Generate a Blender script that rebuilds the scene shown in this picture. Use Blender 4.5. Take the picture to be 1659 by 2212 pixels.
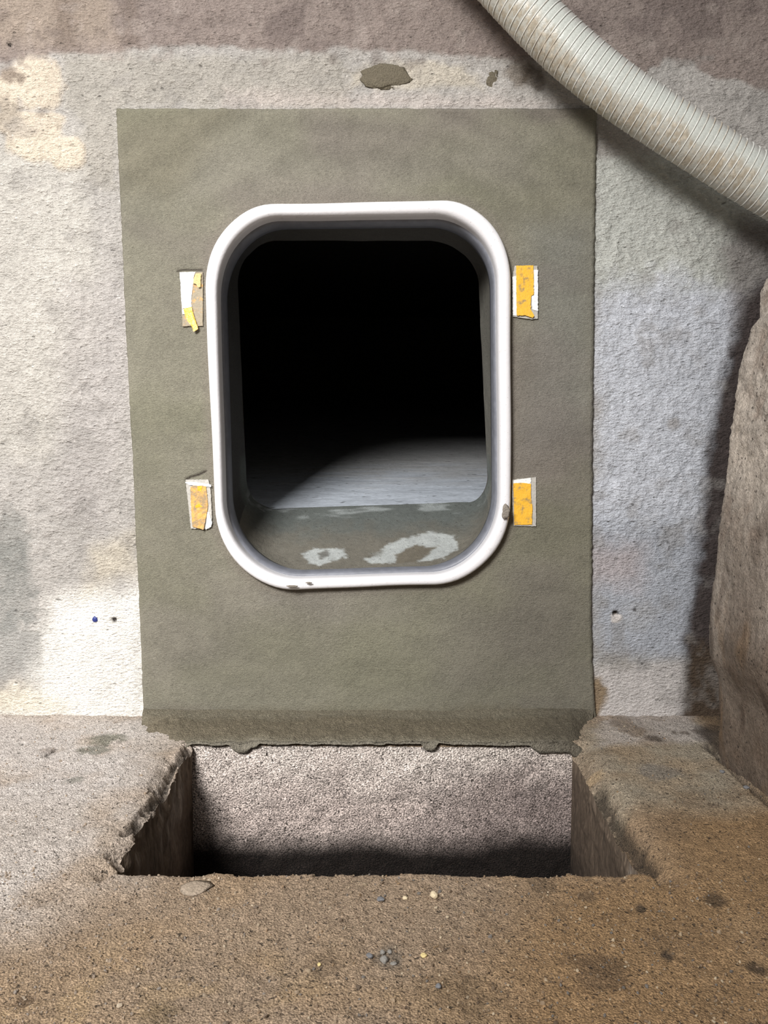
import bpy, bmesh, math, random
import numpy as np
from mathutils import Vector, Matrix

random.seed(7)
RNG = np.random.default_rng(7)
for o in list(bpy.data.objects):
    bpy.data.objects.remove(o, do_unlink=True)
SC = bpy.context.scene
COL = SC.collection

# ------------------------------------------------------------------ camera
D, H, F = 1.5, 0.504, 1750.0            # distance to wall, height over floor, focal length in pixels
PITCH = math.radians(4.48)
CAM = np.array([0.0, -D, H])
cd = bpy.data.cameras.new('camera')
cam = bpy.data.objects.new('camera', cd)
COL.objects.link(cam)
cam.location = CAM
cam.rotation_euler = (math.radians(90) - PITCH, 0, 0)
cd.sensor_fit = 'AUTO'
cd.sensor_width = 36.0
cd.lens = F / 2212.0 * 36.0
cd.clip_start = 0.01
SC.camera = cam

# ------------------------------------------------------------------ light
w = bpy.data.worlds.new('world')
SC.world = w
w.use_nodes = True
w.node_tree.nodes['Background'].inputs[0].default_value = (1.0, 0.97, 0.93, 1)
w.node_tree.nodes['Background'].inputs[1].default_value = 0.17

def area(name, loc, target, sx, sy, power, col, spread=180):
    l = bpy.data.lights.new(name, 'AREA')
    l.shape = 'RECTANGLE'
    l.size, l.size_y, l.energy, l.color = sx, sy, power, col
    l.spread = math.radians(spread)
    o = bpy.data.objects.new(name, l)
    COL.objects.link(o)
    o.location = loc
    o.rotation_euler = (Vector(target) - Vector(loc)).to_track_quat('-Z', 'Y').to_euler()
    return o

area('daylight_opening', (-1.18, -2.62, 1.95), (-0.58, 0, 0.42), 0.9, 0.7, 35.5, (1.0, 0.985, 0.97), 84)
area('overhead_fill', (-0.9, -1.6, 2.5), (-0.1, -.2, 0.3), 0.9, 0.7, 11, (0.97, 0.98, 1.0))  # unseen fill lamp added overhead for soft light from above

SC.view_settings.view_transform = 'Standard'
SC.view_settings.look = 'None'
SC.view_settings.exposure = 0.0
SC.view_settings.gamma = 1.0
SC.view_settings.use_curve_mapping = False

# ------------------------------------------------------------------ helpers
CP, SP = math.cos(PITCH), math.sin(PITCH)
def ray(px, py):
    x = (px - 829.5) / F
    u = -(py - 1106.0) / F
    return np.array([x, CP + u * SP, -SP + u * CP])
def W(px, py, y=0.0):                   # photo point -> point of the vertical plane at depth y
    d = ray(px, py)
    return CAM + d * ((y + D) / d[1])
def FL(px, py, z=0.0):                  # photo point -> point of the level plane at height z
    d = ray(px, py)
    return CAM + d * ((z - H) / d[2])

def lin(c):
    c = np.asarray(c, float) / 255.0
    return np.where(c <= 0.04045, c / 12.92, ((c + 0.055) / 1.055) ** 2.4)

def _h(ix, iy, iz, s):
    n = (ix.astype(np.int64) * 374761393 + iy.astype(np.int64) * 668265263 + iz.astype(np.int64) * 2147483647 * 31 + s * 974711) & 0xffffffff
    n = ((n ^ (n >> 13)) * 1274126177) & 0xffffffff
    n = ((n ^ (n >> 16)) * 2246822519) & 0xffffffff
    return ((n ^ (n >> 15)) & 0xffff) / 32767.5 - 1.0
def vnoise(P, scale, seed=0):
    q = np.asarray(P, float) * scale + 100.37
    i = np.floor(q).astype(np.int64)
    f = q - i
    f = f * f * f * (f * (f * 6 - 15) + 10)
    r = 0
    for a in (0, 1):
        for b in (0, 1):
            for c in (0, 1):
                wt = (f[:, 0] if a else 1 - f[:, 0]) * (f[:, 1] if b else 1 - f[:, 1]) * (f[:, 2] if c else 1 - f[:, 2])
                r = r + wt * _h(i[:, 0] + a, i[:, 1] + b, i[:, 2] + c, seed)
    return r
def fbm(P, scale, octv=4, seed=0, gain=0.5):
    r, a, t = 0, 1.0, 0
    for k in range(octv):
        r = r + a * vnoise(P, scale * 2.03 ** k, seed + 17 * k)
        t += a
        a *= gain
    return r / t
def sstep(a, b, x):
    t = np.clip((x - a) / (b - a), 0, 1)
    return t * t * (3 - 2 * t)
def sdpoly(X, Y, poly):                 # signed distance (inside positive)
    poly = np.asarray(poly, float)
    n = len(poly)
    d = np.full(X.shape, 1e9)
    ins = np.zeros(X.shape, bool)
    for k in range(n):
        ax, ay = poly[k]
        bx, by = poly[(k + 1) % n]
        ex, ey = bx - ax, by - ay
        t = np.clip(((X - ax) * ex + (Y - ay) * ey) / (ex * ex + ey * ey + 1e-12), 0, 1)
        d = np.minimum(d, np.hypot(X - ax - t * ex, Y - ay - t * ey))
        c = ((ay > Y) != (by > Y)) & (X < (bx - ax) * (Y - ay) / (by - ay + 1e-15) + ax)
        ins ^= c
    return np.where(ins, d, -d)
def wpoly(pts, y=0.0):
    return [(W(px, py, y)[0], W(px, py, y)[2]) for px, py in pts]
def fpoly(pts, z=0.0):
    return [(FL(px, py, z)[0], FL(px, py, z)[1]) for px, py in pts]
def mixc(C, col, m):
    return C * (1 - m[:, None]) + lin(col)[None, :] * m[:, None]

def mesh_obj(name, verts, faces, mat, parent=None, col=None, smooth=True):
    me = bpy.data.meshes.new(name)
    me.from_pydata([tuple(v) for v in np.asarray(verts)], [], [tuple(int(i) for i in f) for f in faces])
    if smooth:
        me.polygons.foreach_set('use_smooth', np.ones(len(me.polygons), bool))
    if col is not None:
        a = me.color_attributes.new('Col', 'FLOAT_COLOR', 'POINT')
        c = np.ones((len(me.vertices), 4), np.float32)
        c[:, :3] = col
        a.data.foreach_set('color', c.ravel())
    me.materials.append(mat)
    me.update()
    o = bpy.data.objects.new(name, me)
    COL.objects.link(o)
    if parent is not None:
        o.parent = parent
        o.matrix_parent_inverse = Matrix.Translation(-Vector(parent.location))
    return o
def gridfaces(nu, nv, keep=None):
    i = np.arange(nu - 1)[:, None] * nv + np.arange(nv - 1)[None, :]
    f = np.stack([i, i + nv, i + nv + 1, i + 1], -1).reshape(-1, 4)
    return f if keep is None else f[keep]
def tag(o, label=None, cat=None, group=None, kind=None):
    if label: o['label'] = label
    if cat: o['category'] = cat
    if group: o['group'] = group
    if kind: o['kind'] = kind
    return o
def empty(name, loc):
    o = bpy.data.objects.new(name, None)
    o.empty_display_size = 0.02
    o.location = loc
    COL.objects.link(o)
    return o
def axis(*segs):                         # breakpoints with steps -> 1-D coordinates
    out = []
    for a, b, st in segs:
        n = max(1, int(round(abs(b - a) / st)))
        out += list(np.linspace(a, b, n, endpoint=False))
    out.append(segs[-1][1])
    return np.array(out)

# ------------------------------------------------------------------ materials
class NT:
    def __init__(s, name):
        s.m = bpy.data.materials.new(name)
        s.m.use_nodes = True
        s.t = s.m.node_tree
        s.b = s.t.nodes['Principled BSDF']
        s.tc = s.t.nodes.new('ShaderNodeTexCoord').outputs['Object']
    def n(s, typ, **kw):
        nd = s.t.nodes.new(typ)
        for k, v in kw.items():
            setattr(nd, k, v)
        return nd
    def link(s, a, b):
        s.t.links.new(a, b)
    def mapping(s, scale):
        mp = s.n('ShaderNodeMapping')
        mp.inputs['Scale'].default_value = scale
        s.link(s.tc, mp.inputs['Vector'])
        return mp.outputs[0]
    def noise(s, scale, detail=3, rough=0.55, vec=None):
        nd = s.n('ShaderNodeTexNoise')
        nd.inputs['Scale'].default_value = scale
        nd.inputs['Detail'].default_value = detail
        nd.inputs['Roughness'].default_value = rough
        s.link(vec or s.tc, nd.inputs['Vector'])
        return nd.outputs[0]
    def voro(s, scale, out='Color', vec=None):
        nd = s.n('ShaderNodeTexVoronoi')
        nd.inputs['Scale'].default_value = scale
        s.link(vec or s.tc, nd.inputs['Vector'])
        return nd.outputs[out]
    def rng(s, v, a, b, c, d):
        nd = s.n('ShaderNodeMapRange')
        for k, x in zip((1, 2, 3, 4), (a, b, c, d)):
            nd.inputs[k].default_value = x
        s.link(v, nd.inputs[0])
        return nd.outputs[0]
    def math(s, op, a, b):
        nd = s.n('ShaderNodeMath', operation=op)
        for k, x in ((0, a), (1, b)):
            if isinstance(x, (int, float)): nd.inputs[k].default_value = x
            else: s.link(x, nd.inputs[k])
        return nd.outputs[0]
    def scale(s, col, f):
        nd = s.n('ShaderNodeVectorMath', operation='SCALE')
        s.link(col, nd.inputs[0])
        if isinstance(f, (int, float)): nd.inputs['Scale'].default_value = f
        else: s.link(f, nd.inputs['Scale'])
        return nd.outputs[0]
    def mix(s, f, a, b):
        nd = s.n('ShaderNodeMix', data_type='RGBA')
        for k, x in ((0, f), (6, a), (7, b)):
            if isinstance(x, (int, float)): nd.inputs[k].default_value = x
            elif isinstance(x, (tuple, list, np.ndarray)): nd.inputs[k].default_value = (*x[:3], 1)
            else: s.link(x, nd.inputs[k])
        return nd.outputs[2]
    def bump(s, h, dist, strength=1.0):
        nd = s.n('ShaderNodeBump')
        nd.inputs['Distance'].default_value = dist
        nd.inputs['Strength'].default_value = strength
        s.link(h, nd.inputs['Height'])
        s.link(nd.outputs[0], s.b.inputs['Normal'])
    def color(s, c):
        if isinstance(c, (tuple, list, np.ndarray)): s.b.inputs['Base Color'].default_value = (*c[:3], 1)
        else: s.link(c, s.b.inputs['Base Color'])
    def rough(s, r): s.b.inputs['Roughness'].default_value = r
    def spec(s, r): s.b.inputs['Specular IOR Level'].default_value = r

def concrete(name, fine=260, vfine=0.25, mid=60, vmid=0.18, grain=0, vgrain=0.0, pits=0.0, light=0.0,
             dist=0.004, rough=0.88, base=None, stretch=(1, 1, 1), tint=None, spec=0.25, pitscale=120, fr=0.22, hf=0.55, hm=0.6, pth=0.66):
    k = NT(name)
    if base is None:
        at = k.n('ShaderNodeAttribute', attribute_name='Col')
        c = at.outputs['Color']
    else:
        rgb = k.n('ShaderNodeRGB')
        rgb.outputs[0].default_value = (*base, 1)
        c = rgb.outputs[0]
    v = k.mapping(stretch)
    nf = k.noise(fine, 4, 0.62, v)
    nm = k.noise(mid, 3, 0.6, v)
    f = k.math('MULTIPLY', k.rng(nf, 0.5 - fr, 0.5 + fr, 1 - vfine, 1 + vfine), k.rng(nm, 0.3, 0.7, 1 - vmid, 1 + vmid))
    hgt = k.math('ADD', k.math('MULTIPLY', nf, hf), k.math('MULTIPLY', nm, hm))
    if grain:
        gv = k.voro(grain, 'Color')
        gd = k.voro(grain, 'Distance')
        sep = k.n('ShaderNodeSeparateColor')
        k.link(gv, sep.inputs[0])
        f = k.math('MULTIPLY', f, k.rng(sep.outputs[0], 0, 1, 1 - vgrain, 1 + vgrain))
        hgt = k.math('SUBTRACT', hgt, k.math('MULTIPLY', gd, 0.5))
    c = k.scale(c, f)
    if tint is not None:
        nt = k.noise(mid * 0.35, 4, 0.65)
        c = k.mix(k.rng(nt, 0.45, 0.75, 0, tint[1]), c, lin(tint[0]))
    if pits:
        pn = k.noise(pitscale, 2, 0.5, v)
        pm = k.rng(pn, pth, pth + .07, 0, pits)
        c = k.mix(pm, c, (0.03, 0.026, 0.022))
        hgt = k.math('SUBTRACT', hgt, k.math('MULTIPLY', pm, 0.5))
    if light:
        ln = k.noise(pitscale * 1.7, 2, 0.5)
        c = k.mix(k.rng(ln, 0.67, 0.73, 0, light), c, k.scale(c, 1.9))
    k.color(c)
    k.rough(rough)
    k.spec(spec)
    k.bump(hgt, dist)
    return k.m

M_wall = concrete('rough_plaster', fine=480, vfine=0.20, mid=185, vmid=0.12, pits=0.55, light=0.55, dist=0.0062, stretch=(0.62, 1, 1.3), pitscale=120, fr=.18, hf=.35, hm=1.0, pth=.68)
M_panel = concrete('trowelled_mortar', fine=620, vfine=0.20, mid=230, vmid=0.10, pits=0.35, light=0.3, dist=0.0034, rough=0.8, stretch=(0.66, 1, 1.25), pitscale=230, fr=.16, hf=.6, hm=.5)
M_fillet = concrete('coarse_mortar', fine=520, vfine=0.3, mid=200, vmid=0.2, grain=420, vgrain=0.2, dist=0.0035, rough=0.9)
M_floor = concrete('gritty_concrete', fine=560, vfine=0.42, mid=300, vmid=0.26, grain=430, vgrain=0.16, pits=0.75, light=0.12, dist=0.0032, rough=0.9, pitscale=190, fr=.15, pth=.63)
M_pit = concrete('pebbled_concrete', fine=420, vfine=0.55, mid=330, vmid=0.35, grain=380, vgrain=0.15, pits=0.9, light=0.5, dist=0.0035, rough=0.9, pitscale=300, fr=.10, pth=.62)
M_pitside = concrete('dirty_concrete', fine=320, vfine=0.25, mid=80, vmid=0.25, pits=0.4, dist=0.003, stretch=(1, 1, 0.3))
M_rock = concrete('rough_stone', fine=360, vfine=0.3, mid=110, vmid=0.22, pits=0.7, light=0.4, dist=0.004, stretch=(1, 1, 0.9), pitscale=150)
M_lining = concrete('lining_mortar', fine=520, vfine=0.18, mid=130, vmid=0.1, pits=0.5, light=0.15, dist=0.002, rough=0.72, pitscale=200, spec=0.4)
M_chfloor = concrete('chamber_concrete', fine=200, vfine=0.12, mid=50, vmid=0.12, pits=0.7, dist=0.002, rough=0.7, stretch=(0.45, 1, 1), pitscale=90)
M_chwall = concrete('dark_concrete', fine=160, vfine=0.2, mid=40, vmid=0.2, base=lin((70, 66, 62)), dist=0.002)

def rim_mat():
    k = NT('white_enamel')
    nd = k.noise(55, 5, 0.7)
    c = k.mix(k.rng(nd, 0.62, 0.74, 0, 0.35), lin((238, 236, 238)), lin((178, 168, 158)))
    nd2 = k.noise(420, 2, 0.5)
    c = k.mix(k.rng(nd2, 0.70, 0.74, 0, 0.6), c, lin((140, 130, 120)))
    k.color(c); k.rough(0.28); k.spec(0.5)
    k.bump(nd, 0.0012, 0.6)
    return k.m
M_rim = rim_mat()
def simple(name, rgb, rough=0.6, spec=0.4, var=0.0, sc=200, bump=0.0, dirt=None, dirtscale=60, dlo=0.5, dhi=0.62):
    k = NT(name)
    nf = k.noise(sc, 3, 0.6)
    rn = k.n('ShaderNodeRGB'); rn.outputs[0].default_value = (*lin(rgb), 1)
    c = rn.outputs[0]
    if var: c = k.scale(c, k.rng(nf, 0.3, 0.7, 1 - var, 1 + var))
    if dirt is not None:
        nd = k.noise(dirtscale, 4, 0.65)
        c = k.mix(k.rng(nd, dlo, dhi, 0, dirt[1]), c, lin(dirt[0]))
    k.color(c); k.rough(rough); k.spec(spec)
    if bump: k.bump(nf, bump)
    return k.m
M_gasket = simple('grey_seal', (118, 120, 128), 0.45, 0.5, 0.15, 60)
M_yellow = simple('yellow_film', (243, 186, 62), 0.35, 0.5, 0.10, 300, 0.0006, dirt=((150, 132, 98), 0.85), dirtscale=70, dlo=0.52, dhi=0.66)
M_yellowd = simple('soiled_yellow_film', (224, 172, 92), 0.4, 0.5, 0.10, 300, 0.0006, dirt=((156, 136, 106), 0.9), dirtscale=80, dlo=0.42, dhi=0.58)
M_yellowb = simple('bright_yellow_film', (240, 182, 52), 0.35, 0.5, 0.10, 200, 0.0008)
M_white = simple('white_film', (244, 243, 240), 0.4, 0.5, 0.05, 300, 0.0004, dirt=((170, 165, 158), 0.7), dirtscale=260, dlo=0.6, dhi=0.68)
M_whitec = simple('clean_white_film', (252, 252, 252), 0.35, 0.5, 0.02, 200)
M_residue = simple('glue_residue', (158, 146, 124), 0.6, 0.4, 0.12, 260, 0.001, dirt=((214, 164, 96), 0.8), dirtscale=110, dlo=0.56, dhi=0.64)
M_clear = simple('cloudy_clear_film', (186, 182, 174), 0.3, 0.6, 0.15, 300, 0.0006)
M_wetmortar = simple('olive_mortar', (112, 104, 88), 0.85, 0.3, 0.25, 400, 0.003)
M_darkgap = simple('dark_crack', (52, 46, 42), 0.9, 0.1, 0.2, 200)
M_blue = simple('blue_plastic', (50, 62, 128), 0.4, 0.5, 0.1, 200)
M_pale = simple('pale_stone', (222, 205, 172), 0.85, 0.3, 0.15, 300, 0.002)
M_greyst = simple('grey_stone', (140, 136, 130), 0.85, 0.3, 0.15, 300, 0.002)
M_bluest = simple('blue_grey_stone', (120, 120, 122), 0.85, 0.3, 0.15, 300, 0.002)
M_yelst = simple('yellowish_stone', (216, 196, 140), 0.85, 0.3, 0.15, 300, 0.002)
M_clod = simple('olive_clod', (168, 152, 134), 0.85, 0.3, 0.2, 300, 0.003)

# ------------------------------------------------------------------ outlines of the opening
def rounded(corners, n_edge=14, n_arc=18):
    """corners: list of (cx,cy, tx_in, ty_in, tx_out, ty_out) tangent points before/after the corner, clockwise in the photo"""
    pts = []
    m = len(corners)
    K = 0.5523
    for i in range(m):
        c, a, b = [np.array(q, float) for q in corners[i]]
        p1, p2 = a + (c - a) * K, b + (c - b) * K
        for t in np.linspace(0, 1, n_arc, endpoint=False):
            pts.append((1 - t) ** 3 * a + 3 * (1 - t) ** 2 * t * p1 + 3 * (1 - t) * t * t * p2 + t ** 3 * b)
        nx = np.array(corners[(i + 1) % m][1], float)
        for t in np.linspace(0, 1, n_edge, endpoint=False):
            pts.append(b + (nx - b) * t)
    return np.array(pts)
OUT = rounded([((437, 441), (443, 622), (600, 440)), ((1104, 431), (955, 433), (1104, 604)),
               ((1106, 1264), (1104, 1085), (925, 1264)), ((470, 1277), (640, 1274), (464, 1095))])
INN = rounded([((466, 468), (471, 640), (610, 469)), ((1075, 464), (935, 465), (1074, 612)),
               ((1080, 1238), (1078, 1068), (925, 1240)), ((490, 1252), (650, 1249), (484, 1080))])
THR = rounded([((508, 518), (514, 620), (606, 520)), ((1026, 519), (922, 520), (1034, 612)),
               ((1050, 1086), (1053, 1030), (1010, 1085)), ((530, 1101), (600, 1098), (532, 1030))])
N = len(OUT)
N_ARC, N_EDGE = 18, 14

# ------------------------------------------------------------------ back wall
def build_wall():
    x = axis((-2.0, -0.78, 0.04), (-0.78, 0.80, 0.0031), (0.80, 1.9, 0.04))
    z = axis((-0.05, 1.5, 0.0031), (1.5, 2.6, 0.04))
    X, Z = np.meshgrid(x, z, indexing='ij')
    X, Z = X.ravel(), Z.ravel()
    P = np.stack([X, 0 * X, Z], 1)
    n1 = fbm(P, 9, 4, 1)
    n2 = fbm(P, 45, 4, 5)
    n3 = fbm(P, 130, 3, 9)
    wob = n2 * 0.014 + n1 * 0.012
    wb3 = n1 * .05 + n2 * .02
    C = np.tile(lin((184, 179, 173)), (len(X), 1))
    S = lambda pts: sdpoly(X, Z, wpoly(pts)) + wob
    # creamy column on the left, greyer column beside it
    C = mixc(C, (194, 189, 180), 0.8 * sstep(-.03, .03, S([(-200, 290), (190, 300), (215, 700), (120, 1000), (-200, 1000)])))
    C = mixc(C, (176, 170, 166), 0.6 * sstep(-.04, .03, S([(150, 620), (290, 600), (290, 800), (220, 1150), (120, 1100)])))
    C = mixc(C, (172, 166, 156), 0.8 * sstep(-.01, .02, S([(130, 110), (760, 112), (760, 240), (260, 240), (262, 420), (185, 420), (170, 270), (130, 230)])))
    C = mixc(C, (206, 194, 186), 0.55 * sstep(-.01, .02, S([(480, 190), (830, 200), (1180, 215), (1180, 240), (470, 240)])))
    C = mixc(C, (204, 194, 176), 0.7 * sstep(-.008, .012, S([(735, 150), (780, 135), (900, 130), (1010, 145), (1040, 190), (760, 190)])))
    # right-hand side: light grey-green, blue grey, darker blue grey, pinkish white foot
    C = mixc(C, (192, 193, 186), sstep(-.02, .03, wb3 * .6 + S([(1270, 330), (1800, 330), (1800, 660), (1270, 660)])))
    C = mixc(C, (204, 207, 214), sstep(-.03, .04, wb3 * .6 + S([(1270, 630), (1800, 600), (1800, 1130), (1270, 1150)])))
    C = mixc(C, (178, 182, 190), sstep(-.03, .04, wb3 * .6 + S([(1270, 1130), (1800, 1100), (1800, 1450), (1270, 1440)])) * 0.95)
    C = mixc(C, (182, 170, 168), 0.7 * sstep(-.03, .03, S([(1270, 1180), (1390, 1180), (1380, 1260), (1270, 1260)])))
    C = mixc(C, (206, 200, 196), sstep(-.012, .012, S([(1270, 1440), (1490, 1425), (1490, 1600), (1270, 1600)])))
    C = mixc(C, (140, 118, 88), 0.9 * sstep(-.006, .008, S([(1270, 1465), (1302, 1460), (1316, 1500), (1290, 1545), (1270, 1545)])))
    # dark strip along the right
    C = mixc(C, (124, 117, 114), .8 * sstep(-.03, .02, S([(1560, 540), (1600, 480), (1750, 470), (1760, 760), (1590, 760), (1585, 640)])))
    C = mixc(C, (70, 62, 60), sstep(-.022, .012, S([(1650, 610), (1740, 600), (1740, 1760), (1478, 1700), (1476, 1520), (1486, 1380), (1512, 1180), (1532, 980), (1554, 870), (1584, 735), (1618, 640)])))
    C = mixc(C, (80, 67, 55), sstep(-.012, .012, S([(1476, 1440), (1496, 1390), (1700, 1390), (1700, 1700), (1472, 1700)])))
    # old dark concrete above the plaster band
    C = mixc(C, (148, 135, 128), sstep(-.006, .006, S([(-1900, -1500), (3600, -1500), (3600, 230), (1659, 200), (1600, 172), (1520, 160), (1490, 136), (1440, 136), (1400, 166), (1330, 190), (1180, 150), (1080, 125), (950, 116), (830, 110), (730, 106), (680, 113), (560, 108), (420, 104), (300, 106), (110, 116), (100, 128), (-1900, 140)])))
    C = mixc(C, (112, 100, 96), 0.5 * sstep(.0, .25, fbm(P, 14, 3, 77)) * sstep(-.02, .02, S([(480, -400), (2200, -400), (2200, 160), (1420, 130), (1100, 120), (860, 104), (700, 104), (480, 95)])))
    C = mixc(C, (172, 156, 138), 0.5 * sstep(-.02, .03, S([(-500, -400), (250, -400), (250, 95), (-500, 130)])))
    for a, b in ((120, 165), (262, 300)):
        C = mixc(C, (118, 104, 94), 0.55 * sstep(-.012, .012, S([(a, -300), (b, -300), (b, 100), (a, 105)])))
    # cream lumps at the upper left
    lump = np.zeros_like(X)
    for (px, py, rx, ry) in ((75, 180, 62, 62), (20, 200, 30, 45), (80, 300, 62, 52), (150, 330, 40, 40), (60, 265, 90, 25)):
        c = W(px, py)
        r = np.hypot((X - c[0]) / (rx * D / F), (Z - c[2]) / (ry * D / F)) + n2 * 0.35
        lump = np.maximum(lump, sstep(1.1, 0.75, r))
    C = mixc(C, (220, 205, 184), 0.85 * lump)
    for (px, py, r, a, cc) in ((20, 160, 22, .7, (120, 104, 94)), (45, 172, 14, .7, (110, 96, 86)), (90, 245, 14, .5, (110, 98, 90)), (5, 1165, 75, .5, (126, 128, 124)), (25, 1300, 70, .4, (130, 132, 128)), (10, 1235, 80, .4, (126, 128, 124)),
                               (45, 1400, 80, .35, (140, 144, 142)), (20, 250, 40, .6, (150, 140, 128)), (1455, 915, 14, .5, (130, 118, 104)),
                               (1380, 1325, 40, .3, (188, 186, 184)), (1390, 1440, 18, .5, (128, 126, 124)), (1120, 160, 30, .6, (116, 102, 86)), (1150, 170, 26, .7, (88, 76, 62))):
        c = W(px, py)
        rr = np.hypot(X - c[0], Z - c[2]) / (r * D / F) + n2 * 0.6 + n3 * 0.3
        C = mixc(C, cc, a * sstep(1.25, 0.5, rr))
    # fresh white coat at the lower left, with strong light worked into its colour
    mw = S([(120, 1300), (180, 1275), (330, 1255), (330, 1700), (-60, 1700), (-60, 1545), (60, 1490), (90, 1400)])
    C = mixc(C, (250, 246, 238), 0.92 * sstep(-.035, .05, mw))
    C = mixc(C, (226, 214, 190), 0.6 * sstep(-.02, .03, S([(-300, 1490), (60, 1480), (150, 1520), (150, 1545), (-300, 1560)])))
    C = mixc(C, (214, 202, 178), 0.5 * sstep(-.02, .03, S([(180, 1180), (300, 1140), (310, 1240), (180, 1290)])))
    mo = fbm(P, 22, 4, 15)
    C = mixc(C, (150, 145, 140), .40 * sstep(.12, .45, mo) * (Z < W(0, 120)[2]) * (mw < .0))
    C = mixc(C, (120, 108, 102), .45 * sstep(.2, .5, fbm(P, 40, 3, 19)) * (Z > W(0, 150)[2]))
    C = mixc(C, (172, 160, 152), .40 * sstep(.2, .5, fbm(P, 34, 3, 20)) * (Z > W(0, 130)[2]))
    C = C * (1 + 0.12 * n1 + 0.16 * n2 + .10 * n3)[:, None]
    # holes
    dy = np.zeros_like(X)
    for (px, py, r, dp) in ((246, 1339, 5.5, .006), (1331, 1326, 6, .012), (20, 95, 4, .004), (1372, 1318, 3, .004)):
        c = W(px, py)
        q = np.hypot(X - c[0], Z - c[2]) / (r * D / F)
        m = sstep(1.3, .8, q)
        dy += m * dp
        C = mixc(C, (60, 54, 50), m)
    c = W(1331, 1333)
    q = np.hypot(X - c[0], Z - c[2]) / (13 * D / F) + n3 * .5
    C = mixc(C, (226, 218, 212), .8 * sstep(1.2, .8, q) * (Z < W(1331, 1327)[2]))
    rough = sstep(W(0, 1290)[2], W(0, 1150)[2], Z) * .7 + .3
    rough = np.where(Z > W(0, 115)[2], .8, rough)
    Y = -(n1 * .003 + n2 * .0026 * rough + n3 * .0030 * rough) + dy - lump * .004
    Pn = np.stack([X, Y, Z], 1)
    nu, nv = len(x), len(z)
    f = gridfaces(nu, nv)
    cx = Pn[f].mean(1)
    keep = sdpoly(cx[:, 0], cx[:, 2], wpoly([(300, 330), (1240, 330), (1240, 1400), (340, 1400)])) < 0
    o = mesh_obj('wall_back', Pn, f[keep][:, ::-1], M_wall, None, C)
    tag(o, 'rough pale plastered concrete wall around the olive mortar panel', None, None, 'structure')
build_wall()

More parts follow.
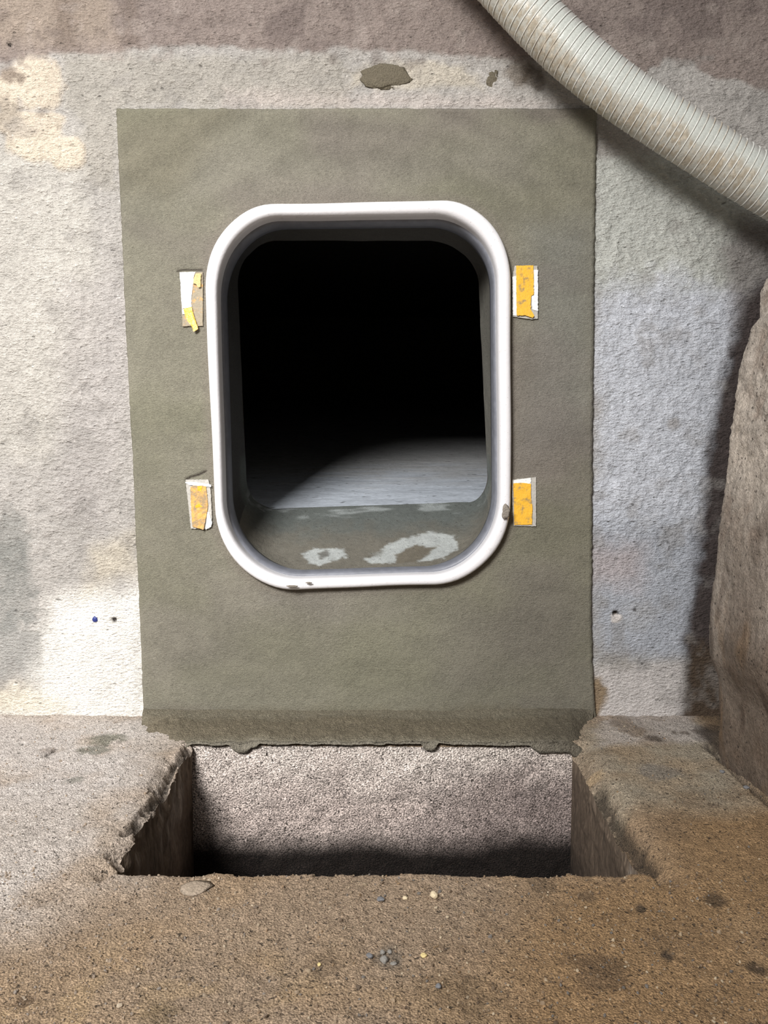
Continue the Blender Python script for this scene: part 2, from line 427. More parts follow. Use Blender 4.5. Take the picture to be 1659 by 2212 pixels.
# ------------------------------------------------------------------ mortar panel
PY = -0.009
LEFT = [(233, 250), (400, 257), (600, 266), (800, 275), (1000, 286), (1130, 291), (1200, 295), (1350, 302), (1480, 307), (1570, 311)]
RIGHT = [(233, 1290), (400, 1287), (700, 1284), (1000, 1281), (1300, 1279), (1440, 1281), (1500, 1285), (1570, 1290)]
panel = empty('mortar_patch', (W(790, 1560)[0], PY, 0.02))
tag(panel, 'freshly trowelled olive grey mortar panel on the wall, framing the white rimmed opening', 'mortar patch')
def build_panel():
    ns, nt = 360, 455
    t = np.linspace(0, 1, nt)
    py = 233 + t * (1568 - 233)
    lx = np.interp(py, *zip(*LEFT))
    rx = np.interp(py, *zip(*RIGHT))
    s = np.linspace(0, 1, ns)
    PX = lx[None, :] + s[:, None] * (rx - lx)[None, :]
    PYX = np.repeat(py[None, :], ns, 0)
    V = np.array([W(a, b, PY) for a, b in zip(PX.ravel(), PYX.ravel())])
    n1 = fbm(V, 7, 3, 21); n2 = fbm(V, 40, 4, 23); n3 = fbm(V, 160, 2, 29)
    S_, T_ = np.repeat(s, nt), np.tile(t, ns)
    edge = np.minimum.reduce([S_ * .89, (1 - S_) * .89, T_ * 1.14])
    V[:, 1] += -(n1 * .0018 + n2 * .0008 + n3 * .0004)
    # ragged outline: push edges in and out a little, roll over at the border
    e = sstep(.012, 0, edge)
    V[:, 0] += e * n3 * .0012 + e * n2 * .0010
    V[:, 2] += e * (n2 * .0010 + n3 * .0010) * (T_ < .5)
    V[:, 1] += sstep(.005, 0.0, edge) * .003
    C = np.tile(lin((136, 132, 117)), (len(V), 1))
    Sx = lambda pts: sdpoly(V[:, 0], V[:, 2], wpoly(pts, PY)) + n1 * .03 + n2 * .012
    C = mixc(C, (142, 137, 126), .5 * sstep(-.05, .06, Sx([(430, 300), (1150, 300), (1200, 420), (620, 420), (400, 430)])))
    C = mixc(C, (128, 128, 122), .6 * sstep(-.05, .05, Sx([(1140, 480), (1290, 460), (1290, 980), (1130, 960)])))
    C = mixc(C, (112, 106, 98), .6 * sstep(-.10, .12, Sx([(960, 1560), (1000, 1330), (1150, 1000), (1290, 980), (1290, 1600)])))  # lower right: damp mortar, plus light falloff painted into the tone
    C = mixc(C, (136, 130, 120), .5 * sstep(-.04, .05, Sx([(300, 1180), (520, 1250), (720, 1300), (700, 1480), (310, 1480)])))
    C = mixc(C, (132, 126, 120), .45 * sstep(-.02, .03, Sx([(560, 1275), (960, 1275), (900, 1330), (600, 1330)])))
    C = mixc(C, (118, 112, 94), .5 * sstep(-.04, .03, Sx([(240, 230), (520, 230), (360, 420), (250, 420)])))
    C = mixc(C, (108, 101, 84), .5 * sstep(-.01, .02, Sx([(280, 1530), (1290, 1525), (1290, 1590), (280, 1590)])))
    pt = fbm(V * np.array([.6, 1, 1]), 5, 3, 33)
    C = mixc(C, (124, 115, 110), .5 * sstep(.05, .4, pt))
    C = mixc(C, (128, 126, 106), .5 * sstep(-.05, -.4, pt))
    # trowel arcs with lighter grit
    cx, cz = W(760, 760)[0], W(760, 760)[2]
    r = np.hypot((V[:, 0] - cx), (V[:, 2] - cz) * 1.15) + .03 * n1
    arc = np.sin(r * 95 + 2.2 * n1) * .5 + .5
    up = sstep(W(0, 520)[2], W(0, 400)[2], V[:, 2])
    st = fbm(V * np.array([.35, 1, 1]), 26, 3, 27)
    C *= (1 + .10 * (arc - .5) * up + .10 * n1 + .10 * n2 + .07 * n3 + .10 * st)[:, None]
    V[:, 1] -= arc * up * .0006
    # rim of scuffed grey around the white frame
    di = sdpoly(V[:, 0], V[:, 2], wpoly(OUT, PY))
    C = mixc(C, (130, 122, 112), .5 * sstep(-.022, -.002, di))
    # hair cracks
    for pts, wd in (([(401, 1036), (412, 1030), (430, 1025), (444, 1018)], .0014), ([(383, 585), (400, 583), (437, 584)], .0010), ([(1078, 820), (1082, 790)], .0)):
        if wd <= 0: continue
        q = np.array([W(a, b, PY) for a, b in pts])
        d = np.full(len(V), 9.)
        for a, b in zip(q[:-1], q[1:]):
            e2 = b - a
            tt = np.clip(((V - a) @ e2) / (e2 @ e2), 0, 1)
            d = np.minimum(d, np.hypot(V[:, 0] - a[0] - tt * e2[0], V[:, 2] - a[2] - tt * e2[2]))
        m = sstep(wd * 2.2, wd * .6, d)
        C = mixc(C, (56, 48, 42), m * .9)
        V[:, 1] += m * .002
    f = gridfaces(ns, nt)
    c = V[f].mean(1)
    mid = wpoly((OUT * .55 + INN * .45), PY)
    keep = sdpoly(c[:, 0], c[:, 2], mid) < 0
    f = f[keep]
    # skirt back to the wall along left, top, right
    ids = [i * nt for i in range(ns)]
    bord = [(nt - 1 - j) for j in range(nt)] + [i * nt for i in range(1, ns)] + [(ns - 1) * nt + j for j in range(1, nt)]
    base = len(V)
    sk = V[bord].copy()
    sk[:, 1] = .012
    V2 = np.vstack([V, sk]); C2 = np.vstack([C, C[bord] * .9])
    fs = [(bord[k], bord[k + 1], base + k + 1, base + k) for k in range(len(bord) - 1)]
    mesh_obj('face', V2, [tuple(q[::-1]) for q in f] + fs, M_panel, panel, C2)

    # lining from the frame back to the throat
    rings, K = [], 22
    y0, y1 = 0.012, 0.24
    inn = (INN - INN.mean(0)) * 0.980 + INN.mean(0)
    A = np.array([W(a, b, y0) for a, b in inn])
    B = np.array([W(a, b, y1) for a, b in THR])
    for k in range(K):
        u = k / (K - 1)
        ring = A * (1 - u) + B * u
        ctr = ring.mean(0)
        # slight belly so that the walls keep the opening's width before narrowing
        bl = math.sin(u * math.pi) * .010
        dirv = ring - ctr
        dirv[:, 1] = 0
        dirv /= np.linalg.norm(dirv, axis=1)[:, None]
        rings.append(ring + dirv * bl)
    # thick turned edge at the throat
    back = rings[-1].copy(); ctr = back.mean(0)
    back[:, 0] = ctr[0] + (back[:, 0] - ctr[0]) * 1.35; back[:, 2] = ctr[2] + (back[:, 2] - ctr[2]) * 1.25
    low = back[:, 2] < rings[-1][:, 2].min() + .001
    R = np.array(rings)
    V = R.reshape(-1, 3)
    n2 = fbm(V, 30, 4, 41); n1 = fbm(V, 9, 3, 43); n3 = fbm(V, 120, 3, 44)
    ctr = V.mean(0)
    V = V + np.stack([np.sign(ctr[0] - V[:, 0]) * n2 * .0022, 0 * n2, np.sign(ctr[2] - V[:, 2]) * n2 * .0022], 1)
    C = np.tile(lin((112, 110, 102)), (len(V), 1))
    C = mixc(C, (72, 68, 62), .75 * sstep(W(0, 660, .1)[2], W(0, 560, .1)[2], V[:, 2]))  # shade under the top of the lining, painted in
    C = mixc(C, (58, 57, 56), .85 * sstep(W(560, 0, .1)[0], W(500, 0, .1)[0], V[:, 0]))  # left side painted darker, as the side turned from the light
    # sill: plan coordinates
    pu = V[:, 1]
    C = mixc(C, (102, 108, 104), .8 * sstep(.17, .215, pu + n2 * .03) * (V[:, 2] < W(0, 1000, .2)[2]))
    C = mixc(C, (146, 150, 148), .6 * sstep(.06, .35, n2) * sstep(.20, .225, pu) * (V[:, 2] < W(0, 1000, .2)[2]))
    cent = np.tile((np.arange(N) >= 0)[None, :], (K, 1)).ravel()
    def sill_patch(pts, col, a):
        q = []
        for px, py in pts:             # intersect with the sloping sill
            d = ray(px, py)
            p0 = np.array([0, y0, A[:, 2].min()]); p1 = np.array([0, y1, B[:, 2].min()])
            sl = (p1[2] - p0[2]) / (y1 - y0)
            tt = (p0[2] + sl * (CAM[1] - y0) - CAM[2]) / (d[2] - sl * d[1])
            hit = CAM + d * tt
            q.append((hit[0], hit[1]))
        return a * sstep(-.006, .006, sdpoly(V[:, 0], V[:, 1], q) + n3 * .008 + n2 * .008) * (V[:, 2] < W(0, 1060, .15)[2]), col
    for pts, col, a in (([(652, 1185), (680, 1176), (700, 1182), (745, 1178), (752, 1200), (715, 1205), (690, 1216), (668, 1212)], (176, 180, 178), .85),
                        ([(788, 1205), (830, 1170), (880, 1160), (930, 1152), (978, 1160), (985, 1190), (960, 1212), (905, 1218), (850, 1218), (800, 1215)], (176, 180, 178), .85),
                        ([(855, 1200), (880, 1184), (905, 1178), (942, 1181), (925, 1200), (900, 1216), (858, 1217)], (112, 106, 92), .95),
                        ([(688, 1188), (706, 1184), (712, 1198), (692, 1200)], (88, 84, 76), .7), ([(800, 1190), (830, 1186), (820, 1200), (800, 1200)], (124, 124, 118), .7)):
        m, col = sill_patch(pts, col, a)
        C = mixc(C, col, m)
    C *= (1 + .12 * n2 + .08 * n3)[:, None]
    V = V.reshape(K, N, 3); C = C.reshape(K, N, 3)
    # bottom edge index range: after BR corner arc
    b0 = 2 * (N_ARC + N_EDGE) + 6
    b1 = 3 * (N_ARC + N_EDGE) + 12
    idx_s = [i % N for i in range(b0, b1 + 1)]
    idx_l = [i % N for i in range(b1, b0 + N + 1)]
    for nm, idx in (('sill', idx_s), ('lining', idx_l)):
        Vs = V[:, idx]; Cs = C[:, idx]
        # refine along the outline for colour detail
        k2 = 6 if nm == 'sill' else 2
        m = len(idx)
        tt = np.linspace(0, m - 1, (m - 1) * k2 + 1)
        ku = np.linspace(0, K - 1, (K - 1) * 4 + 1)
        def resamp(Q):
            a = np.stack([np.stack([np.interp(tt, np.arange(m), Q[k, :, c]) for c in range(3)], -1) for k in range(K)])
            return np.stack([np.stack([np.interp(ku, np.arange(K), a[:, j, c]) for c in range(3)], -1) for j in range(len(tt))], 1)
        Vr = resamp(Vs).reshape(-1, 3)
        Cr = resamp(Cs).reshape(-1, 3)
        nu, nv = len(ku), len(tt)
        if nm == 'sill':
            V_keep, C_keep = V, C
            V = Vr
            n2b = fbm(V, 45, 3, 51); n3b = fbm(V, 150, 3, 52)
            Cn = np.tile(lin((112, 108, 98)), (len(V), 1))
            Cn = mixc(Cn, (86, 92, 90), .85 * sstep(.10, .215, V[:, 1] + n2b * .03))
            Cn = mixc(Cn, (150, 155, 154), .7 * sstep(.05, .4, fbm(V * np.array([.25, 1, 1]), 60, 3, 55)) * sstep(.19, .225, V[:, 1]))
            for pts, col, a in (([(652, 1185), (680, 1176), (700, 1182), (745, 1178), (752, 1200), (715, 1205), (690, 1216), (668, 1212)], (178, 182, 180), .9),
                                ([(786, 1205), (812, 1196), (840, 1172), (880, 1160), (930, 1150), (978, 1160), (990, 1192), (960, 1210), (905, 1218), (850, 1220), (800, 1215)], (178, 182, 180), .9),
                                ([(855, 1198), (880, 1184), (902, 1177), (920, 1182), (944, 1181), (925, 1200), (900, 1220), (852, 1221)], (108, 102, 90), 1.0),
                                ([(690, 1188), (704, 1184), (712, 1196), (694, 1199)], (84, 80, 72), .8), ([(798, 1192), (832, 1186), (822, 1200), (802, 1202)], (128, 128, 122), .7)):
                q = []
                for px, py in pts:
                    d = ray(px, py)
                    sl = (B[:, 2].min() - A[:, 2].min()) / (y1 - y0)
                    t2 = (A[:, 2].min() + sl * (CAM[1] - y0) - CAM[2]) / (d[2] - sl * d[1])
                    hit = CAM + d * t2
                    q.append((hit[0], hit[1]))
                Cn = mixc(Cn, col, a * sstep(-.004, .004, sdpoly(V[:, 0], V[:, 1], q) + n3b * .006 + n2b * .007))
            Cr = Cn * (1 + .10 * n2b + .10 * n3b)[:, None]
            V, C = V_keep, C_keep
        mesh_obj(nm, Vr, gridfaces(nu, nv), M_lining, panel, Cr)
    # turned edge: a broken mortar face at the back of the lining
    Bk = rings[-1]
    e2 = Bk.copy(); cc = Bk.mean(0)
    e2[:, 0] += np.sign(Bk[:, 0] - cc[0]) * .16; e2[:, 2] += np.where(Bk[:, 2] > cc[2], .16, -.06)
    e2[:, 1] += .004
    return A, B
A_in, B_thr = build_panel()

# ------------------------------------------------------------------ white frame of the opening
frame = empty('opening_frame', (W(780, 1270)[0], PY, W(780, 1270)[2]))
tag(frame, 'white enamelled rounded frame set into the olive mortar panel around the dark opening', 'frame')
def build_frame():
    prof = [(-.02, .0), (0.0, -.016), (.05, -.023), (.14, -.0275), (.30, -.0295), (.50, -.0300), (.72, -.0290), (.86, -.0265), (.95, -.022), (1.0, -.014), (1.0, .0), (1.0, .016)]
    V = []
    wz = np.array([math.sin(7 * a) * .6 + math.sin(13 * a + 1) * .4 for a in np.linspace(0, 2 * math.pi, N, endpoint=False)])
    for f_, y in prof:
        P = OUT * (1 - f_) + INN * f_ + wz[:, None] * 1.1 * (1 if f_ < .3 else .5)
        V.append([W(a, b, -.02) + np.array([0, y + .02, 0]) for a, b in P])
    V = np.array(V)
    n = len(prof)
    fs = [(k * N + i, k * N + (i + 1) % N, (k + 1) * N + (i + 1) % N, (k + 1) * N + i) for k in range(n - 1) for i in range(N)]
    mesh_obj('rim', V.reshape(-1, 3), fs, M_rim, frame)
    # grey seal just inside the rim
    V = []
    g0 = INN.mean(0)
    for f_, y in ((1.0, .006), (.985, .004), (.972, .012), (.967, .030), (.969, .046), (1.0, .05)):
        P = (INN - g0) * f_ + g0
        V.append([W(a, b, 0) + np.array([0, y, 0]) for a, b in P])
    V = np.array(V)
    fs = [(k * N + i, k * N + (i + 1) % N, (k + 1) * N + (i + 1) % N, (k + 1) * N + i) for k in range(len(V) - 1) for i in range(N)]
    o = mesh_obj('seal', V.reshape(-1, 3), fs, M_gasket, frame)
    o['label'] = 'thin blue grey seal inside the white rim'
build_frame()

# ------------------------------------------------------------------ chamber behind the opening
zt = B_thr[:, 2].min()
def build_chamber():
    x = axis((-1.0, -.4, .05), (-.4, .4, .006), (.4, .75, .05))
    y = axis((.235, .9, .006), (.9, 3.4, .05))
    X, Y = [q.ravel() for q in np.meshgrid(x, y, indexing='ij')]
    P = np.stack([X, Y, 0 * X], 1)
    Z = zt - .001 + (Y - .235) * .150
    n = fbm(P * np.array([.3, 1, 1]), 30, 4, 61)
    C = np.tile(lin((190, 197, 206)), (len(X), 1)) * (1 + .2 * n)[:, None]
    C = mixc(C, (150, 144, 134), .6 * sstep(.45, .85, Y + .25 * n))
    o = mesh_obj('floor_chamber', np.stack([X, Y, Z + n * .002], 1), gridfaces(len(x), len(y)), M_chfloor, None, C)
    tag(o, None, None, None, 'structure')
    def quad(name, a, b, c, d):
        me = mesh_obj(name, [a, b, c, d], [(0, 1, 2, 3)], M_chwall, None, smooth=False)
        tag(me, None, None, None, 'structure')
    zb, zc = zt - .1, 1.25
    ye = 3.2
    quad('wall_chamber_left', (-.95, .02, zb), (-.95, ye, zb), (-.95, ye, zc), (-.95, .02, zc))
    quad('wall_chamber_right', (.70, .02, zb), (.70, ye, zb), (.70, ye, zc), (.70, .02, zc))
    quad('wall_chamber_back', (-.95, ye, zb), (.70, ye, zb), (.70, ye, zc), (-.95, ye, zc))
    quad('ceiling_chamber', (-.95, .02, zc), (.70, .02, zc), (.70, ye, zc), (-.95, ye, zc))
    # inner face of the wall around the throat
    ang = B_thr
    c = B_thr.mean(0)
    outer = []
    for p in B_thr:
        d = p - c
        s = 1e9
        for k, lo, hi in ((0, -.95, .70), (2, zb, zc)):
            if d[k] > 1e-9: s = min(s, (hi - c[k]) / d[k])
            elif d[k] < -1e-9: s = min(s, (lo - c[k]) / d[k])
        outer.append(c + d * s)
    V = list(B_thr) + outer
    fs = [(i, (i + 1) % N, N + (i + 1) % N, N + i) for i in range(N)]
    o = mesh_obj('wall_chamber_front', V, fs, M_chwall, None, smooth=False)
    tag(o, None, None, None, 'structure')
    # faint rail along the chamber's right wall
build_chamber()

# ------------------------------------------------------------------ floor with the pit
ZB = -.55
PL = (FL(410, 1606), FL(238, 1885)); PR = (FL(1237, 1602), FL(1404, 1880))
YB = (PL[0][1] + PR[0][1]) / 2
YF = (PL[1][1] + PR[1][1]) / 2
def pit_x(y):
    u = (y - YB) / (YF - YB)
    return PL[0][0] + u * (PL[1][0] - PL[0][0]), PR[0][0] + u * (PR[1][0] - PR[0][0])
FPW = lambda pts: fpoly(pts)
def edge_wobble(P):
    a = fbm(P, 16, 3, 71); b = fbm(P, 60, 3, 72); c = fbm(P, 170, 2, 73)
    return a * .010 + b * .008 + c * .004
def floor_disp(V):
    """common displacement of floor and pit sides"""
    xl, xr = pit_x(np.clip(V[:, 1], YF, YB))
    return V
def build_floor():
    nL, nM, nR = 140, 190, 170
    fine_y = axis((-2.6, -1.15, .05), (-1.15, YF - .06, .0030), (YF - .06, YF, .0020), (YF, YB, .0026), (YB, .03, .0030))
    rows = []
    iF = int(np.argmin(abs(fine_y - YF))); iB = int(np.argmin(abs(fine_y - YB)))
    fine_y[iF] = YF; fine_y[iB] = YB
    sl = np.concatenate([np.linspace(-2.0, -.80, 25, endpoint=False), np.linspace(-.80, 0, 150, endpoint=True)])
    for y in fine_y:
        a, b = pit_x(np.clip(y, YF - .3, YB + .1))
        left = np.concatenate([np.linspace(-2.0, -.72, 25, endpoint=False), np.linspace(-.72, a - .02, 120, endpoint=False), np.linspace(a - .02, a, 9, endpoint=False)])
        mid = np.linspace(a, b, 231)
        right = np.concatenate([np.linspace(b, b + .03, 12)[1:], np.linspace(b + .03, .85, 120)[1:], np.linspace(.85, 1.9, 22)[1:]])
        rows.append(np.concatenate([left, mid, right]))
    X = np.array(rows).T            # (nx, ny)
    nx, ny = X.shape
    iL = 25 + 120 + 9; iR = iL + 230
    Y = np.repeat(fine_y[None, :], nx, 0)
    V = np.stack([X.ravel(), Y.ravel(), np.zeros(nx * ny)], 1)
    I, J = np.divmod(np.arange(nx * ny), ny)
    n0 = fbm(V, 4, 3, 80); n1 = fbm(V, 14, 4, 81); n2 = fbm(V, 70, 3, 83); n3 = fbm(V, 190, 2, 85)
    a, b = pit_x(np.clip(V[:, 1], YF - .3, YB + .1))
    # distance to pit (outside positive)
    dx = np.maximum(np.maximum(a - V[:, 0], V[:, 0] - b), 0)
    dyb = np.maximum(np.maximum(YF - V[:, 1], V[:, 1] - YB), 0)
    d = np.hypot(dx, dyb)
    wob = edge_wobble(V)
    near = sstep(.07, 0, d)
    onR = (V[:, 0] >= (a + b) / 2)
    sideL = (dx > 0) & ~onR | (I == iL)
    # round lip: strong on the right, broken on the left, gritty at the front
    Rr = np.where(V[:, 0] > b - 1e-4, .042, np.where(V[:, 0] < a + 1e-4, .016, .012))
    inzone = (V[:, 1] < YB + .002)
    lip = np.clip(1 - d / Rr, 0, 1)
    drop = np.where(V[:, 0] > b - 1e-4, .030, np.where(V[:, 0] < a + 1e-4, .010, .007)) * lip ** 2
    chip = sstep(.0, .55, fbm(V, 24, 3, 90)) * sstep(.030, 0, d) * (V[:, 0] < a + .002) * (V[:, 1] < YB - .01) * .022
    V[:, 2] += n0 * .003 + n1 * .0035 + n2 * .0022 + n3 * .0016 - (drop + chip) * inzone
    V[:, 0] += near * wob * .8 * np.where(onR, .6, 1.3) * (dx >= dyb)
    V[:, 1] += near * wob * .5 * (V[:, 1] < YB - .02) * (dyb >= dx)
    # colours
    S = lambda pts: sdpoly(V[:, 0], V[:, 1], fpoly(pts)) + n1 * .03 + n2 * .012
    C = np.tile(lin((140, 122, 103)), (len(V), 1))
    C = mixc(C, (176, 167, 159), sstep(-.10, .08, S([(-600, 1550), (420, 1550), (230, 1890), (120, 1960), (-100, 2000), (-700, 1990)])))
    C = mixc(C, (184, 177, 172), .6 * sstep(-.05, .05, S([(-300, 1550), (330, 1550), (250, 1720), (-300, 1740)])))
    C = mixc(C, (134, 109, 80), sstep(-.10, .06, S([(1180, 1900), (1440, 1880), (1420, 1700), (2100, 1760), (2100, 2300), (1000, 2300)])))  # browner ground at right, light falloff also mixed into this colour
    C = mixc(C, (140, 130, 114), sstep(-.04, .04, S([(1240, 1560), (1530, 1550), (1640, 1740), (1500, 1760), (1330, 1740)])))
    C = mixc(C, (160, 152, 146), sstep(-.02, .02, S([(1285, 1530), (1500, 1525), (1530, 1600), (1300, 1610)])) * .8)
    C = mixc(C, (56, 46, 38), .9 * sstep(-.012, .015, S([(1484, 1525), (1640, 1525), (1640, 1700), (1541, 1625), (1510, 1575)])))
    C = mixc(C, (98, 84, 68), .55 * sstep(-.004, .006, S([(1305, 1545), (1360, 1550), (1400, 1580), (1370, 1590), (1320, 1565)])))
    C = mixc(C, (146, 122, 94), .45 * sstep(.0, .5, fbm(V, 9, 3, 93)))
    C = mixc(C, (104, 86, 66), .45 * sstep(.1, .6, fbm(V, 12, 3, 95)) * sstep(-.2, .2, V[:, 0]))
    C = mixc(C, (158, 134, 98), .3 * sstep(.0, .4, fbm(V, 30, 3, 97)) * sstep(FL(0, 1960)[1], FL(0, 2180)[1], V[:, 1]) * sstep(.2, -.2, V[:, 0]))
    # mortar smears, dark spots
    for (px, py, r, el, cc, al) in ((230, 1598, 20, 2, (112, 110, 98), .85), (205, 1620, 15, 2.4, (120, 118, 108), .8), (180, 1622, 10, 2, (120, 116, 104), .6), (165, 1684, 11, 2, (110, 108, 100), .75), (130, 1620, 9, 2.4, (150, 140, 130), .6),
                                    (1412, 1596, 12, 1.6, (72, 62, 52), .8), (1480, 1585, 8, 1.5, (76, 66, 56), .7), (1455, 1583, 6, 1.5, (80, 70, 60), .7), (1540, 1740, 10, 1.8, (84, 70, 56), .6),
                                    (1548, 1945, 16, 1.5, (66, 54, 42), .8), (1385, 1960, 9, 1.2, (58, 50, 42), .85), (1440, 2065, 12, 1.2, (60, 52, 44), .85), (1635, 2095, 16, 1.6, (62, 52, 42), .8),
                                    (1290, 2095, 40, 1.6, (76, 62, 50), .5), (1270, 1935, 12, 1.6, (84, 70, 56), .6), (1170, 1910, 18, 1.8, (90, 76, 60), .6), (50, 2160, 16, 1.4, (84, 68, 54), .7), (345, 2195, 30, 1.4, (100, 86, 64), .6),
                                    (700, 2080, 30, 1.6, (108, 92, 74), .5), (840, 2070, 28, 1.3, (90, 84, 76), .6), (1000, 2150, 40, 2, (100, 84, 64), .5), (100, 1620, 8, 3, (130, 120, 112), .6),
                                    (1330, 1750, 20, 1.5, (150, 138, 118), .4), (1420, 1665, 26, 2, (112, 108, 104), .5), (1280, 1660, 14, 2, (164, 142, 112), .6)):
        c = FL(px, py)
        sc = (c[1] + D) * r / F
        q = np.hypot((V[:, 0] - c[0]) / (sc * el), (V[:, 1] - c[1]) / (sc * 1.8)) + n2 * .5 + n3 * .2
        C = mixc(C, cc, al * sstep(1.2, .6, q))
    C *= 1.3 * (1 + .10 * n1 + .10 * n2 + .10 * n3)[:, None]
    # groove along the foot of the right-hand wall
    g0, g1 = FL(1541, 1625), FL(1659, 1732)
    e = (g1 - g0)[:2]
    t = ((V[:, 0] - g0[0]) * e[0] + (V[:, 1] - g0[1]) * e[1]) / (e @ e)
    dg = np.hypot(V[:, 0] - g0[0] - t * e[0], V[:, 1] - g0[1] - t * e[1])
    m = sstep(.007, .002, dg + n2 * .002) * (t > -.2) * (t < 2)
    V[:, 2] -= m * .012
    C = mixc(C, (48, 42, 36), m * .8)
    # crack along the broken left lip and the seam behind the rounded right lip
    for pts, wd in (([(405, 1612), (372, 1650), (352, 1690), (320, 1735), (300, 1765), (268, 1800)], .0036), ([(1290, 1680), (1330, 1745), (1370, 1800), (1412, 1862)], .0055), ([(92, 1636), (122, 1618)], .002)):
        q = [FL(*p) for p in pts]
        dd = np.full(len(V), 9.)
        for p, r in zip(q[:-1], q[1:]):
            ee = (r - p)[:2]
            tt = np.clip(((V[:, 0] - p[0]) * ee[0] + (V[:, 1] - p[1]) * ee[1]) / (ee @ ee), 0, 1)
            dd = np.minimum(dd, np.hypot(V[:, 0] - p[0] - tt * ee[0], V[:, 1] - p[1] - tt * ee[1]))
        m = sstep(wd * 2, wd * .6, dd + n2 * wd) * sstep(-.7, -.1, fbm(V, 40, 2, 99))
        V[:, 2] -= m * .010
        C = mixc(C, (50, 44, 38), m * .8)
    f = gridfaces(nx, ny)
    fi, fj = np.divmod(f[:, 0], ny)
    inside = (fi >= iL) & (fi < iR) & (fj >= iF) & (fj < iB)
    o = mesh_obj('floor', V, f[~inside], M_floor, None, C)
    tag(o, 'gritty brown concrete floor around the rectangular pit', None, None, 'structure')
    G = V.reshape(nx, ny, 3)
    loopL = G[iL, iF:iB + 1]; loopR = G[iR, iF:iB + 1]; loopF = G[iL:iR + 1, iF]; loopB = G[iL:iR + 1, iB]
    def side(name, loop, mat, colfn, label, taper, push):
        zs = np.concatenate([[0], np.linspace(.012, .30, 60), np.linspace(.34, -ZB, 5)])
        n = len(loop)
        V = []
        smooth_line = np.stack([np.linspace(loop[0][k], loop[-1][k], n) for k in range(3)], 1)
        for zz in zs:
            k = sstep(0, .07, np.array([zz]))[0]
            base = loop * (1 - k) + smooth_line * k
            q = base.copy()
            q[:, 2] = loop[:, 2] * (1 - k) - zz
            V.append(q)
        V = np.array(V).reshape(-1, 3)
        nn = fbm(V, 50, 3, 111) * .0035 + fbm(V, 12, 3, 113) * .004
        fade = (sstep(0, .03, zs)[:, None] * sstep(0, 6, np.minimum(np.arange(n), np.arange(n)[::-1]))[None, :]).ravel()
        V += np.array(push)[None, :] * (nn * fade)[:, None]
        C = colfn(V)
        o = mesh_obj(name, V, gridfaces(len(zs), n), mat, None, C)
        tag(o, label, None, None, 'structure')
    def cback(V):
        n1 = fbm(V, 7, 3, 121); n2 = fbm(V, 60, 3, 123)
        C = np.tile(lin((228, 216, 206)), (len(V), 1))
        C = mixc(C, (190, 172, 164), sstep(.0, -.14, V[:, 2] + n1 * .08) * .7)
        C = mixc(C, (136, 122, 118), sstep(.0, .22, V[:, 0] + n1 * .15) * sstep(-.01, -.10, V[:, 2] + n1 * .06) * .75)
        C = mixc(C, (34, 28, 25), sstep(-.145, -.205, V[:, 2] + n1 * .02))  # shadow of the front lip low on this face, put into the colour
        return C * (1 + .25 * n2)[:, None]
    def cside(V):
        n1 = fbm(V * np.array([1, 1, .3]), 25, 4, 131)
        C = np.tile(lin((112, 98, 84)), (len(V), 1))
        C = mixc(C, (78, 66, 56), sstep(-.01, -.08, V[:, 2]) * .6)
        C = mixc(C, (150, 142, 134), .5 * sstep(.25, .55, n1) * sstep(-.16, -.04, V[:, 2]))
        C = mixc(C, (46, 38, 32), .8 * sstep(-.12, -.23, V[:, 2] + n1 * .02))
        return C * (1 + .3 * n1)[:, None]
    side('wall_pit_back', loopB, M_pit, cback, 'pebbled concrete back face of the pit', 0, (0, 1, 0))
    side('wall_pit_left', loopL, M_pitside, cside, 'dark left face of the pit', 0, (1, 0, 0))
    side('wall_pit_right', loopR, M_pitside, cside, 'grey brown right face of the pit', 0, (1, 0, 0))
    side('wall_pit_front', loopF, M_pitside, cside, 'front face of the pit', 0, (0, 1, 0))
    xs = [loopL[0][0] - .05, loopR[0][0] + .05]
    o = mesh_obj('floor_pit', [(xs[0], YF - .05, ZB), (xs[1], YF - .05, ZB), (xs[1], YB + .05, ZB), (xs[0], YB + .05, ZB)], [(0, 1, 2, 3)], M_chwall, None, smooth=False)
    tag(o, 'dark bottom of the pit', None, None, 'structure')
    return G, loopB
G_floor, loopB = build_floor()
from mathutils.bvhtree import BVHTree
_dg = bpy.context.evaluated_depsgraph_get()
BV_floor = BVHTree.FromObject(bpy.data.objects['floor'], _dg)
def on_floor(px, py):
    p = FL(px, py)
    h = BV_floor.ray_cast(Vector((p[0], p[1], .3)), Vector((0, 0, -1)))
    return np.array(h[0]) if h[0] is not None else p

